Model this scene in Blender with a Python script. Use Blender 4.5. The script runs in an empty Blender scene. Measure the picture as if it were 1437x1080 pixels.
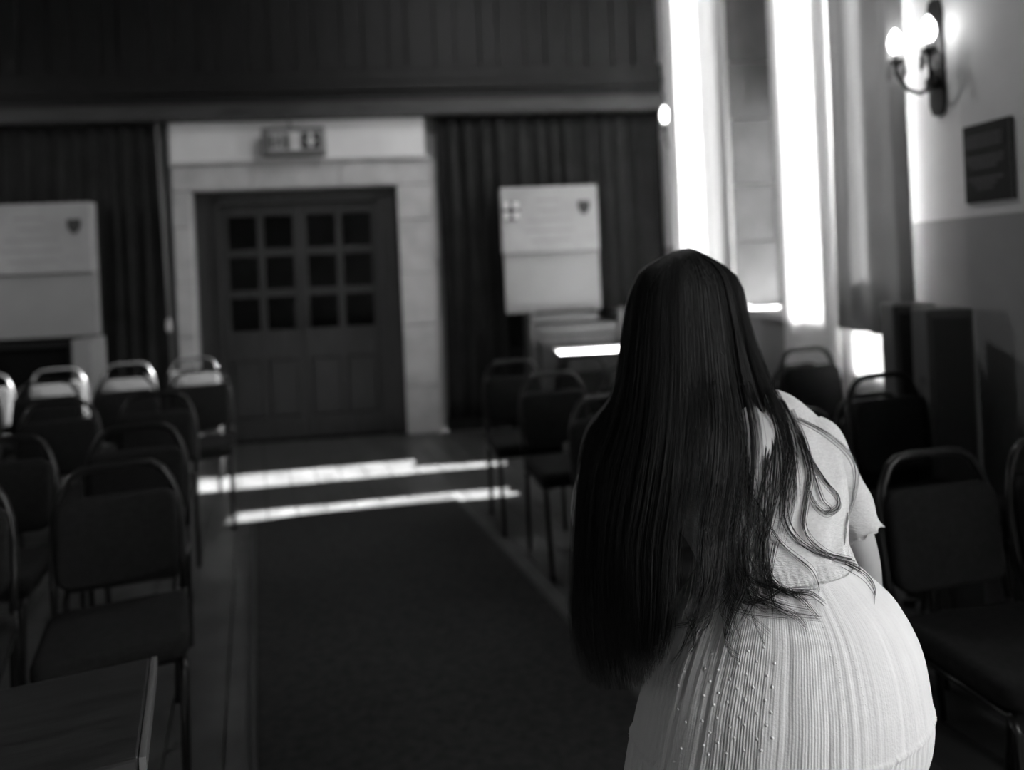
import bpy, bmesh, math, random
from math import sin, cos, pi, radians, sqrt, atan2
from mathutils import Vector, Matrix, noise
from mathutils.bvhtree import BVHTree

S = bpy.context.scene
COL = S.collection
rnd = random.Random(7)

# ------------------------------------------------------------------ camera, world, sun, exposure
YAW, ROLL, EYE = radians(6.2), radians(2.58), 1.42
R0 = Vector((cos(YAW), -sin(YAW), 0)); U0 = Vector((0, 0, 1)); FW = Vector((sin(YAW), cos(YAW), 0))
RC = R0 * cos(ROLL) - U0 * sin(ROLL); UC = U0 * cos(ROLL) + R0 * sin(ROLL)
CAMP = Vector((0, 0, EYE))
FPX, PCX, PCY = 1080.0, 718.5, 373.0

def P(px, py, d):
    """surveyed photo point at depth d (metres along the view axis) -> world"""
    return CAMP + FW * d + RC * ((px - PCX) * d / FPX) - UC * ((py - PCY) * d / FPX)

cam = bpy.data.cameras.new('camera')
cam.sensor_fit = 'HORIZONTAL'; cam.sensor_width = 36.0
cam.lens = 36.0 * FPX / 1437.0
cam.shift_y = -(540.0 - PCY) / 1437.0
cam.clip_start = 0.05
cam.dof.use_dof = True; cam.dof.focus_distance = 1.12; cam.dof.aperture_fstop = 1.9
co = bpy.data.objects.new('camera', cam); COL.objects.link(co)
m3 = Matrix((RC, UC, -FW)).transposed()
co.matrix_world = Matrix.Translation(CAMP) @ m3.to_4x4()
S.camera = co

w = bpy.data.worlds.new('sky'); S.world = w; w.use_nodes = True
wb = w.node_tree.nodes['Background']
wb.inputs[0].default_value = (1, 1, 1, 1); wb.inputs[1].default_value = 4.2

sun = bpy.data.lights.new('sun', 'SUN'); sun.energy = 38.0; sun.angle = radians(0.6)
so = bpy.data.objects.new('sun', sun); COL.objects.link(so)
SUND = Vector((-1, -0.07, -0.66)).normalized()
so.rotation_euler = SUND.to_track_quat('-Z', 'Y').to_euler()

S.view_settings.view_transform = 'Standard'; S.view_settings.look = 'None'
S.view_settings.exposure = 1.75; S.view_settings.gamma = 1.0; S.view_settings.use_curve_mapping = False
S.cycles.max_bounces = 8; S.cycles.diffuse_bounces = 5; S.cycles.transparent_max_bounces = 12
S.cycles.use_denoising = True
S.cycles.sample_clamp_indirect = 6.0
S.cycles.caustics_reflective = False; S.cycles.caustics_refractive = False

def portal(name, loc, sy, sz):
    l = bpy.data.lights.new(name, 'AREA'); l.shape = 'RECTANGLE'; l.size = sz; l.size_y = sy
    l.cycles.is_portal = True
    o = bpy.data.objects.new(name, l); COL.objects.link(o); o.location = loc
    o.rotation_euler = Matrix(((0, 0, 1), (0, 1, 0), (-1, 0, 0))).to_euler()   # local -Z to world -X
    return o

# ------------------------------------------------------------------ materials (the photo is black and white)
def mat(name, v, rough=0.6, spec=0.5, var=0.0, scale=8.0, stretch=(1, 1, 1), bump=0.0, bscale=60.0, metal=0.0, transl=0.0, v2=None):
    m = bpy.data.materials.new(name); m.use_nodes = True
    nt = m.node_tree; b = nt.nodes['Principled BSDF']
    b.inputs['Base Color'].default_value = (v, v, v, 1)
    b.inputs['Roughness'].default_value = rough
    b.inputs['Metallic'].default_value = metal
    b.inputs['Specular IOR Level'].default_value = spec
    tc = nt.nodes.new('ShaderNodeTexCoord'); mp = nt.nodes.new('ShaderNodeMapping')
    mp.inputs['Scale'].default_value = stretch
    nt.links.new(tc.outputs['Object'], mp.inputs[0])
    if var > 0:
        n = nt.nodes.new('ShaderNodeTexNoise'); n.inputs['Scale'].default_value = scale; n.inputs['Detail'].default_value = 5
        nt.links.new(mp.outputs[0], n.inputs['Vector'])
        r = nt.nodes.new('ShaderNodeMapRange')
        r.inputs['From Min'].default_value = .3; r.inputs['From Max'].default_value = .7
        r.inputs['To Min'].default_value = v * (1 - var); r.inputs['To Max'].default_value = (v2 or v * (1 + var))
        nt.links.new(n.outputs['Fac'], r.inputs['Value'])
        cmb = nt.nodes.new('ShaderNodeCombineColor')
        for i in range(3): nt.links.new(r.outputs[0], cmb.inputs[i])
        nt.links.new(cmb.outputs[0], b.inputs['Base Color'])
    if bump > 0:
        n2 = nt.nodes.new('ShaderNodeTexNoise'); n2.inputs['Scale'].default_value = bscale; n2.inputs['Detail'].default_value = 4
        nt.links.new(mp.outputs[0], n2.inputs['Vector'])
        bp = nt.nodes.new('ShaderNodeBump'); bp.inputs['Strength'].default_value = bump; bp.inputs['Distance'].default_value = .01
        nt.links.new(n2.outputs['Fac'], bp.inputs['Height']); nt.links.new(bp.outputs[0], b.inputs['Normal'])
    if transl > 0:
        t = nt.nodes.new('ShaderNodeBsdfTranslucent'); t.inputs[0].default_value = (v, v, v, 1)
        mx = nt.nodes.new('ShaderNodeMixShader'); mx.inputs[0].default_value = transl
        nt.links.new(b.outputs[0], mx.inputs[1]); nt.links.new(t.outputs[0], mx.inputs[2])
        nt.links.new(mx.outputs[0], nt.nodes['Material Output'].inputs[0])
    return m

def emis(name, v, s):
    m = bpy.data.materials.new(name); m.use_nodes = True; nt = m.node_tree
    e = nt.nodes.new('ShaderNodeEmission'); e.inputs[0].default_value = (v, v, v, 1); e.inputs[1].default_value = s
    nt.links.new(e.outputs[0], nt.nodes['Material Output'].inputs[0]); return m

def glass(name, refl=.08):
    m = bpy.data.materials.new(name); m.use_nodes = True; nt = m.node_tree
    t = nt.nodes.new('ShaderNodeBsdfTransparent'); t.inputs[0].default_value = (.95, .95, .95, 1)
    g = nt.nodes.new('ShaderNodeBsdfGlossy'); g.inputs['Roughness'].default_value = .03
    mx = nt.nodes.new('ShaderNodeMixShader'); mx.inputs[0].default_value = refl
    nt.links.new(t.outputs[0], mx.inputs[1]); nt.links.new(g.outputs[0], mx.inputs[2])
    nt.links.new(mx.outputs[0], nt.nodes['Material Output'].inputs[0]); return m

M = dict(
    board=mat('floor_board_wood', .060, .33, .5, .35, 5, (1, 1, 1), .05, 40),
    subfloor=mat('subfloor', .03, .8),
    carpet=mat('carpet_pile', .031, .95, .1, .25, 30, bump=.5, bscale=250),
    carpet_edge=mat('carpet_binding', .05, .7, .2),
    plaster=mat('plaster', .72, .9, .2, .08, 3, bump=.05),
    plaster_low=mat('plaster_lower', .33, .9, .2, .08, 3, bump=.05),
    backwall=mat('back_plaster', .30, .9, .2, .1, 3),
    darkwall=mat('dark_wall', .10, .9, .2, .2, 2),
    stone=mat('pale_stone', .47, .85, .25, .12, 6, bump=.15, bscale=30),
    white=mat('white_paint', .80, .6, .4, .04, 4),
    stonelow=mat('pale_stone_board', .29, .8, .3, .06, 3),
    oak=mat('dark_oak', .033, .45, .45, .35, 6, (6, 6, .6), .1, 30),
    oak_mid=mat('brown_oak', .075, .4, .5, .3, 6, (6, 6, .6), .1, 30),
    door=mat('door_wood', .040, .42, .5, .25, 6, (6, 6, .6), .05, 30),
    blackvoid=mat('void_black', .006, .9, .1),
    drape=mat('dark_drape', .024, .95, .1, .15, 5, bump=.2, bscale=200),
    sheer=mat('pale_drape', .82, .9, .1, .03, 4, bump=.05, bscale=200, transl=.12), white_drape=mat('white_drape', .84, .9, .1, .03, 4, bump=.05, bscale=200, transl=.24),
    grey_drape=mat('grey_drape', .66, .9, .1, .05, 4, bump=.05, bscale=200, transl=.13), gallery_oak=mat('gallery_oak', .010, .55, .3, .35, 6, (6, 6, .6), .1, 30), beam_oak=mat('beam_oak', .045, .5, .4, .3, 6, (.6, 6, 6), .1, 30), paper=mat('board_paper', .34, .7, .3, .10, 5), reveal=mat('reveal_stone_shaded', .22, .9, .2, .15, 4, bump=.15, bscale=30),  # reveal: the pale stone darkened, shade put into its colour
    glass=glass('window_glass', .06), pane=glass('door_glass', .10),
    iron=mat('dark_iron', .03, .35, .6, metal=.6),
    frame=mat('chair_metal', .018, .28, .5, metal=.3),
    fabric=mat('chair_fabric', .018, .9, .15, .2, 60, bump=.3, bscale=400),
    plaque=mat('black_plaque', .012, .35, .5), plaque_txt=mat('plaque_text', .085, .6),
    sign_case=mat('sign_case', .14, .5, .4), sign_face=mat('sign_face', .36, .5, .4), sign_dark=mat('sign_dark', .03, .5),
    sign_white=mat('sign_white', .60, .5),
    crest=mat('crest_dark', .035, .7), crest_mid=mat('crest_grey', .30, .7), crest_white=mat('crest_white', .72, .7),
    ink=mat('board_ink', .29, .8),
    bulb=emis('bulb_glow', 1, 3.2), globe=emis('fill_globe_glow', 1, 22.0), brass=mat('dull_metal', .10, .35, .6, metal=.7), crystal=mat('crystal_drop', .5, .15, .6),
    tabletop=mat('table_wood', .022, .30, .5, .4, 4, (2, 14, 2), .05, 30), litedge=mat('table_lit_edge', .12, .25, .6),
    cabinet=mat('black_cabinet', .11, .5, .4), grille=mat('speaker_cloth', .09, .9, .1, bump=.4, bscale=300),
    skin=mat('skin', .42, .5, .4, .05, 20), hair=mat('black_hair', .014, .5, .28), lock=mat('black_hair_lock', .0115, .45, .32),
    dress=mat('cream_cotton', .74, .9, .1, .02, 40, bump=.12, bscale=260, transl=.06),
    gauze=mat('cream_gauze', .66, .9, .1, .10, 120, (1, 1, 3), bump=.35, bscale=220, transl=.08),
    shoe=mat('dark_shoe', .02, .5), whitecloth=mat('white_cloth', .75, .8, .2),
    ground=mat('outside_ground', .12, .9), cord=mat('pull_cord', .22, .7), acorn=mat('cord_acorn', .55, .5),
)

# ------------------------------------------------------------------ helpers
def bx(bm, x0, x1, y0, y1, z0, z1, bev=0.0):
    vs = [bm.verts.new(p) for p in ((x0, y0, z0), (x1, y0, z0), (x1, y1, z0), (x0, y1, z0), (x0, y0, z1), (x1, y0, z1), (x1, y1, z1), (x0, y1, z1))]
    fs = [bm.faces.new([vs[i] for i in q]) for q in ((3, 2, 1, 0), (4, 5, 6, 7), (0, 1, 5, 4), (1, 2, 6, 5), (2, 3, 7, 6), (3, 0, 4, 7))]
    if bev > 0:
        es = list({e for f in fs for e in f.edges})
        bmesh.ops.bevel(bm, geom=es, offset=bev, segments=2, affect='EDGES', profile=.6)

def box(x0, x1, y0, y1, z0, z1, bev=0.0):
    bm = bmesh.new(); bx(bm, x0, x1, y0, y1, z0, z1, bev); return bm

def tube(bm, pts, rad, n=8, close=False, caps=True):
    pts = [Vector(p) for p in pts]; L = len(pts)
    rads = rad if isinstance(rad, (list, tuple)) else [rad] * L
    rings = []; up = Vector((0, 0, 1)); prev = None
    for i, p in enumerate(pts):
        a = pts[i - 1] if (i > 0 or close) else p
        b = pts[(i + 1) % L] if (i < L - 1 or close) else p
        t = (b - a).normalized() if (b - a).length > 1e-9 else Vector((0, 0, 1))
        if prev is None:
            prev = t.cross(up if abs(t.z) < .9 else Vector((1, 0, 0))).normalized()
        u = (prev - t * prev.dot(t))
        u = u.normalized() if u.length > 1e-6 else t.orthogonal().normalized()
        prev = u; v = t.cross(u)
        rings.append([bm.verts.new(p + (u * cos(2 * pi * k / n) + v * sin(2 * pi * k / n)) * rads[i]) for k in range(n)])
    for i in range(L - 1 + (1 if close else 0)):
        A, B = rings[i], rings[(i + 1) % L]
        for k in range(n):
            bm.faces.new((A[k], A[(k + 1) % n], B[(k + 1) % n], B[k]))
    if caps and not close:
        bm.faces.new(rings[0][::-1]); bm.faces.new(rings[-1])

def ball(bm, c, r, seg=14, sc=(1, 1, 1)):
    mt = Matrix.Translation(Vector(c)) @ Matrix.Diagonal((r * sc[0], r * sc[1], r * sc[2], 1))
    bmesh.ops.create_uvsphere(bm, u_segments=seg, v_segments=max(6, seg // 2 + 1), radius=1, matrix=mt)

def lathe(bm, prof, c=(0, 0, 0), n=20):
    c = Vector(c); rings = []
    for r, z in prof:
        rings.append([bm.verts.new(c + Vector((r * cos(2 * pi * k / n), r * sin(2 * pi * k / n), z))) for k in range(n)])
    for A, B in zip(rings, rings[1:]):
        for k in range(n): bm.faces.new((A[k], A[(k + 1) % n], B[(k + 1) % n], B[k]))
    bm.faces.new(rings[0][::-1]); bm.faces.new(rings[-1])

def prism(bm, poly, z0, z1):
    a = [bm.verts.new((x, y, z0)) for x, y in poly]; b = [bm.verts.new((x, y, z1)) for x, y in poly]
    bm.faces.new(a[::-1]); bm.faces.new(b)
    for i in range(len(poly)):
        j = (i + 1) % len(poly); bm.faces.new((a[i], a[j], b[j], b[i]))

def obj(name, bm, m, parent=None, smooth=False):
    bmesh.ops.recalc_face_normals(bm, faces=bm.faces)
    me = bpy.data.meshes.new(name); bm.to_mesh(me); bm.free()
    me.materials.append(M[m] if isinstance(m, str) else m)
    if smooth:
        for p in me.polygons: p.use_smooth = True
    o = bpy.data.objects.new(name, me); COL.objects.link(o)
    if parent: o.parent = parent
    return o

def empty(name, loc=(0, 0, 0), rz=0.0):
    o = bpy.data.objects.new(name, None); COL.objects.link(o); o.location = loc; o.rotation_euler = (0, 0, rz)
    o.empty_display_size = .1; return o

def tag(o, label, cat, group=None):
    o['label'] = label; o['category'] = cat
    if group: o['group'] = group
    return o

def struct(name, bm, m, parent=None, smooth=False):
    o = obj(name, bm, m, parent, smooth); o['kind'] = 'structure'; return o

def copy_tree(o, parent=None):
    c = o.copy(); COL.objects.link(c)
    if parent: c.parent = parent
    for ch in o.children: copy_tree(ch, c)
    return c

def clip_poly(poly, x0, x1, y0, y1):
    def cl(pl, inside, inter):
        out = []
        for i in range(len(pl)):
            a, b = pl[i - 1], pl[i]
            if inside(b):
                if not inside(a): out.append(inter(a, b))
                out.append(b)
            elif inside(a): out.append(inter(a, b))
        return out
    for ax, v, s in ((0, x0, 1), (0, x1, -1), (1, y0, 1), (1, y1, -1)):
        poly = cl(poly, lambda p: s * (p[ax] - v) >= 0,
                  lambda a, b: tuple(a[k] + (b[k] - a[k]) * (v - a[ax]) / (b[ax] - a[ax]) for k in (0, 1)))
        if not poly: return []
    return poly

# ------------------------------------------------------------------ room shell
XR, YB, XL, YF, ZC = 2.13, 6.80, -5.2, -4.5, 5.4
AISLE = radians(12.5)
AD = Vector((-sin(AISLE), cos(AISLE)))          # along the aisle, away from the camera
AP = Vector((cos(AISLE), sin(AISLE)))           # across it

fl = struct('floor', box(XL, XR, YF, YB, -.12, -.022), 'subfloor')
bw = .17
for k in range(-46, 40):
    c = AP * (k * bw + .03)
    a, b = c + AP * .003, c + AP * (bw - .003)
    pl = clip_poly([tuple(a - AD * 12), tuple(b - AD * 12), tuple(b + AD * 12), tuple(a + AD * 12)], XL, XR, .3, YB)
    if len(pl) >= 3:
        bm = bmesh.new(); prism(bm, pl, -.022, rnd.uniform(-.0012, 0)); obj('plank', bm, 'board', fl)

def boxes(lst):
    bm = bmesh.new()
    for q in lst: bx(bm, *q)
    return bm

DX0, DX1, DZ = -1.965, -.242, 2.165
struct('wall_back', boxes([(XL, DX0, YB, YB + .3, 0, ZC), (DX1, XR + .5, YB, YB + .3, 0, ZC), (DX0, DX1, YB, YB + .3, DZ, ZC)]), 'backwall')
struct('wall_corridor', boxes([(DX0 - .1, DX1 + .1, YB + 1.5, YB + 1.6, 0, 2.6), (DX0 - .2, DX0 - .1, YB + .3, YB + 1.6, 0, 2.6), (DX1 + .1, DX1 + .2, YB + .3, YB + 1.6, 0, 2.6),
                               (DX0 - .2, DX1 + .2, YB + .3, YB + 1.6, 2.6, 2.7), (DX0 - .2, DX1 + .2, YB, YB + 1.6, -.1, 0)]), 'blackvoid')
struct('wall_left', boxes([(XL - .2, XL, YF, 4.6, 0, ZC), (XL - .2, XL, 5.4, YB, 0, ZC), (XL - .2, XL, 4.6, 5.4, 0, 1.6), (XL - .2, XL, 4.6, 5.4, 3.2, ZC)]), 'darkwall')
struct('wall_front', box(XL, XR + .5, YF - .2, YF, 0, ZC), 'darkwall')
struct('ceiling', box(XL - .2, XR + .5, YF - .2, YB + .3, ZC, ZC + .15), 'darkwall')

# right wall: openings (y0, y1, z0, z1)
OPEN = [(-1.75, .35, .9, 3.6), (3.34, 3.70, .80, 4.6), (3.84, 5.19, 1.05, 3.5), (5.27, 6.12, 1.05, 4.8)]
DADO = 1.53
def wall_right():
    ys = [YF] + [v for o_ in OPEN for v in o_[:2]] + [YB + .3]
    lo, up = [], []
    for i in range(0, len(ys) - 1, 2):
        a, b = ys[i], ys[i + 1]
        if i == 2:
            b = 3.34
        lo.append((XR, XR + .5, a, b, 0, DADO)); up.append((XR, XR + .5, a, b, DADO, ZC))
    for y0, y1, z0, z1 in OPEN:
        lo.append((XR, XR + .5, y0, y1, 0, z0)); up.append((XR, XR + .5, y0, y1, z1, ZC))
    return boxes(lo), boxes(up)
l_, u_ = wall_right()
struct('wall_right', u_, 'plaster')
struct('wall_right_dado', l_, 'plaster_low')
# the pier before the wall: the plaque's face stands proud of the splayed strip beside the curtain
bmu, bml = bmesh.new(), bmesh.new()
splay = [(XR, 2.36), (XR - .035, 2.40), (XR - .035, 2.80), (XR - .001, 3.20), (XR + .02, 3.20), (XR + .02, 2.36)]
prism(bml, splay, 0, DADO); prism(bmu, splay, DADO, ZC)
struct('wall_right_pier_dado', bml, 'plaster_low'); struct('wall_right_pier', bmu, 'plaster')

# ledge running along the wall at dado height
for i, (a, b) in enumerate(((4.93, 5.26), (3.705, 3.838), (6.13, 6.22))):
    struct('trim_%d' % (i + 1), box(XR - .05, XR, a, b, 1.03, 1.085, .008), 'stone')
# stone reveal of window 1, block by block
wr = empty('trim_5', (0, 0, 0)); wr['kind'] = 'structure'
zz = 1.05; k = 0
while zz < 3.45:
    h = .40 if k % 2 else .46
    z1 = min(3.5, zz + h)
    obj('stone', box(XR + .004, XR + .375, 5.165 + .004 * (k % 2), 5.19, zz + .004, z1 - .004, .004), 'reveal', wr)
    zz = z1; k += 1

def window(i, y0, y1, z0, z1, lights, rows):
    e = empty('window_%d' % i, (XR + .4, (y0 + y1) / 2, z0)); e['kind'] = 'structure'
    off = Vector(e.location)
    def ob(n, q, m):
        bm = box(*q); bmesh.ops.translate(bm, verts=bm.verts, vec=-off); return obj(n, bm, m, e)
    edge = y0
    for lt in lights:
        a, b = lt[:2]; zt = lt[2] if len(lt) > 2 else z1
        if zt < z1: ob('head_light_stop', (XR + .36, XR + .44, a, b, zt, z1), 'stone')  # blocking added over the low glass, darkens the top of the reveal
        ob('mullion', (XR + .36, XR + .44, edge, a, z0, z1), 'stone') if a - edge > .01 else None
        for r in range(rows):
            za, zb = z0 + (zt - z0) * r / rows, z0 + (zt - z0) * (r + 1) / rows
            ob('pane', (XR + .395, XR + .401, a, b, za + .012, zb - .012), 'glass')
            if r: ob('glazing_bar', (XR + .385, XR + .411, a, b, za - .012, za + .012), 'iron')
        edge = b
    if y1 - edge > .01: ob('mullion', (XR + .36, XR + .44, edge, y1, z0, z1), 'stone')
    ob('sill', (XR - .03, XR + .44, y0 + .002, y1 - .002, z0 - .03, z0 + .012), 'stone')
window(1, 3.84, 5.19, 1.05, 3.5, [(3.87, 4.29), (4.90, 5.085, 2.5)], 1)
window(2, 5.27, 6.12, 1.05, 4.8, [(5.30, 6.09)], 1)
window(3, 3.34, 3.70, .80, 4.6, [(3.37, 3.67)], 1)
struct('wall_sun_block', box(XR + .30, XR + .359, 3.52, 3.698, 1.36, 4.598), 'stone')  # unseen block added to stop a stray band of sun
bm = bmesh.new(); prism(bm, [(XR + .002, 4.44), (XR + .002, 4.52), (XR + .42, 4.89), (XR + .42, 4.44)], 1.065, 3.498); struct('wall_light_screen', bm, 'stone')  # wedge added out of view to keep window light off the reveal
window(4, -1.75, .35, .9, 3.6, [(-1.7, -1.05), (-1.0, -.35), (-.3, .3)], 3)  # unseen window added behind the camera to light the woman
struct('wall_left_dado', box(XL, XL + .03, YF, 3.9, 0, DADO), 'oak')
window(5, 4.6, 5.4, 1.6, 3.2, [(4.65, 4.98), (5.02, 5.35)], 2)  # unseen left-wall window, added to brighten the right wall
wl = bpy.data.objects['window_5']; wl.location.x = XL - .1; wl.rotation_euler = (0, 0, pi); wl.location.y = 5.0
pw_ = portal('window_portal', (XL - .17, 5.0, 2.4), .8, 1.6); pw_.rotation_euler = Matrix(((0, 0, -1), (0, 1, 0), (1, 0, 0))).to_euler()
for i, (y0, y1, z0, z1) in enumerate(OPEN):
    portal('window_portal', (XR + .47, (y0 + y1) / 2, (z0 + z1) / 2), y1 - y0, z1 - z0)
struct('ground', box(-40, 40, -40, 40, -.8, -.7), 'ground')

# ------------------------------------------------------------------ gallery over the doors
g = empty('balcony_front', (-1.5, YB, 2.74))
tag(g, 'dark oak gallery front of upright boards over the double doors', 'balcony')
def gob(n, q, m):
    bm = box(*q); bmesh.ops.translate(bm, verts=bm.verts, vec=-Vector(g.location)); return obj(n, bm, m, g)
GX1 = XR - .005
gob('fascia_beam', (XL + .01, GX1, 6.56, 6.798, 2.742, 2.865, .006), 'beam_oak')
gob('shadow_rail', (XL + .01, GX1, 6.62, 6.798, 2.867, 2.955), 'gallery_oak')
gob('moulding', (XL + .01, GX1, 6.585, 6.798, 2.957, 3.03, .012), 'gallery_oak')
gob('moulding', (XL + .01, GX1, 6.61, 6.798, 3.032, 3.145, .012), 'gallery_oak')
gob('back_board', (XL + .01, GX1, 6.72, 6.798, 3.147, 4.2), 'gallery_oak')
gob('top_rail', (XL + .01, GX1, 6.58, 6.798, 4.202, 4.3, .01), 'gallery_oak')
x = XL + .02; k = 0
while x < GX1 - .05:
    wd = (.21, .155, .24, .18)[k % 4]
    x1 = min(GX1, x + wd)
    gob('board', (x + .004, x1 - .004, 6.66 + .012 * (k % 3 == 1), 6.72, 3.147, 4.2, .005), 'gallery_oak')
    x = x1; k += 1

# ------------------------------------------------------------------ door surround, transom, double doors
ar = empty('trim_6', (0, 0, 0)); ar['kind'] = 'structure'
def st(q): obj("stone", box(*q, .006), 'stone', ar)
for i, (a, b) in enumerate(((0, .42), (.42, .95), (.95, 1.40), (1.40, 1.86), (1.86, 2.166))):
    st((-2.105, -1.967, 6.70 + .004 * (i % 2), 6.799, a + .003, b - .003))
    st((-.240, .055, 6.70 + .004 * (i % 2), 6.799, a + .003, b - .003))
for a, b in ((-2.105, -1.45), (-1.45, -.72), (-.72, .055)): st((a + .003, b - .003, 6.70, 6.799, 2.169, 2.375))
st((.058, .10, 6.73, 6.799, 1.52, 2.375)); st((.058, .085, 6.74, 6.799, .02, 1.515))
struct('trim_7', box(-2.11, .06, 6.66, 6.799, 2.378, 2.405, .005), 'stone')
struct('trim_8', box(-2.11, .015, 6.71, 6.799, 2.407, 2.738), 'white')

d = empty('door_1', (-1.1035, YB, 0)); d['kind'] = 'structure'
DO = Vector(d.location)
def dob(n, q, m, par=None):
    bm = box(*q); bmesh.ops.translate(bm, verts=bm.verts, vec=-DO); return obj(n, bm, m, par or d)
bm = bmesh.new()
for q in ((DX0 + .002, DX0 + .19, 6.83, 6.95, 0, DZ - .003), (DX1 - .19, DX1 - .002, 6.83, 6.95, 0, DZ - .003), (DX0 + .19, DX1 - .19, 6.83, 6.95, DZ - .11, DZ - .003)): bx(bm, *q)
for q in ((DX0 + .16, DX0 + .19, 6.81, 6.83, 0, DZ - .08), (DX1 - .19, DX1 - .16, 6.81, 6.83, 0, DZ - .08), (DX0 + .16, DX1 - .16, 6.81, 6.83, DZ - .11, DZ - .08)): bx(bm, *q)
bmesh.ops.translate(bm, verts=bm.verts, vec=-DO); obj('frame', bm, 'door', d)
LX = ((DX0 + .195, -1.108), (-1.102, DX1 - .195))
for s, (a, b) in enumerate(LX):
    W = b - a; y0, y1 = 6.87, 6.92
    pw = .255; gap = (W - 2 * pw) / 3
    cols = [(a + gap, a + gap + pw), (a + 2 * gap + pw, a + 2 * gap + 2 * pw)]
    rows = [(.955, 1.245), (1.31, 1.60), (1.665, 1.955)]
    bm = bmesh.new()
    xs = [a, cols[0][0], cols[0][1], cols[1][0], cols[1][1], b]
    for q in ((xs[0], xs[1]), (xs[2], xs[3]), (xs[4], xs[5])): bx(bm, q[0], q[1], y0, y1, .01, 2.05, 0)
    for c0, c1 in cols:
        zs = [(.01, .20), (.70, .955), (1.245, 1.31), (1.60, 1.665), (1.955, 2.05)]
        for z0, z1 in zs: bx(bm, c0, c1, y0 + .004, y1 - .004, z0, z1)
    bmesh.ops.translate(bm, verts=bm.verts, vec=-DO); lf = obj('leaf', bm, 'door', d)
    for c0, c1 in cols:
        for z0, z1 in rows: dob('pane', (c0, c1, 6.892, 6.898, z0, z1), 'pane', lf)
        dob('lower_panel', (c0 + .004, c1 - .004, 6.884, 6.91, .204, .696, .012), 'door', lf)
    hx = b - .05 if s == 0 else a + .05
    bm = bmesh.new(); tube(bm, [(hx, 6.868, .98), (hx, 6.835, .99), (hx, 6.835, 1.16), (hx, 6.868, 1.17)], .008)
    bmesh.ops.translate(bm, verts=bm.verts, vec=-DO); obj('handle', bm, 'iron', lf, True)
struct('trim_9', box(.10, XR - .01, 6.775, 6.799, 0, .12), 'oak'); struct('trim_10', box(XL + .01, -2.11, 6.775, 6.799, 0, .12), 'oak')

# exit sign
e = empty('exit_sign', (-1.06, 6.60, 2.42)); tag(e, 'hanging exit sign with pictograms and down arrow above the doors', 'sign')
def eo(n, bm, m, par=None):
    return obj(n, bm, m, par or e)
eo('case', box(-.265, .245, -.06, .06, .0, .235, .008), 'sign_case')
fc = eo('face', box(-.205, .235, -.066, -.0605, .035, .195), 'sign_face')
for q_ in ((-.195, -.17, -.070, -.0665, .06, .165), (-.075, -.045, -.070, -.0665, .055, .17)): eo('pictogram_door', box(*q_), 'sign_dark', fc)
bm = bmesh.new()                                   # running figure
ball(bm, (-.115, -.069, .15), .012, 10, (1, .25, 1))
def stroke(bm, a, b, wd, y=-.0685):
    a, b = Vector((a[0], y, a[1])), Vector((b[0], y, b[1])); n = (b - a).cross(Vector((0, 1, 0))).normalized() * wd
    f = [bm.verts.new(p) for p in (a + n, b + n, b - n, a - n)]; q = [bm.verts.new(v.co + Vector((0, .0022, 0))) for v in f]
    bm.faces.new(f); bm.faces.new(q[::-1])
    for i in range(4): bm.faces.new((f[i], f[(i + 1) % 4], q[(i + 1) % 4], q[i]))
stroke(bm, (-.118, .137), (-.126, .105), .008); stroke(bm, (-.118, .132), (-.095, .118), .005); stroke(bm, (-.12, .132), (-.15, .122), .005)
stroke(bm, (-.126, .107), (-.103, .088), .006); stroke(bm, (-.103, .088), (-.108, .062), .005); stroke(bm, (-.127, .105), (-.142, .082), .006); stroke(bm, (-.142, .082), (-.162, .078), .005)
eo('pictogram_runner', bm, 'sign_dark', fc)
bm = bmesh.new(); bx(bm, -.03, .045, -.070, -.0665, .042, .188); eo('pictogram_light_panel', bm, 'sign_white', fc)
bm = bmesh.new(); stroke(bm, (.0, .13), (.02, .105), .006, -.0725); eo('pictogram_mark', bm, 'sign_face', fc)
bm = bmesh.new(); bx(bm, .06, .215, -.070, -.0665, .05, .178); eo('pictogram_square', bm, 'sign_dark', fc)
bm = bmesh.new()
ps = [(.124, .185), (.152, .185), (.152, .125), (.182, .125), (.138, .055), (.094, .125), (.124, .125)]
f = [bm.verts.new((x_, -.074, z_)) for x_, z_ in ps]; q = [bm.verts.new((x_, -.0705, z_)) for x_, z_ in ps]
bm.faces.new(f); bm.faces.new(q[::-1])
for i in range(7): bm.faces.new((f[i], f[(i + 1) % 7], q[(i + 1) % 7], q[i]))
eo('down_arrow', bm, 'sign_white', fc)
bm = bmesh.new(); tube(bm, [(-.04, 0, .235), (-.04, 0, .322)], .012); eo('hanger_rod', bm, 'sign_case')

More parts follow.
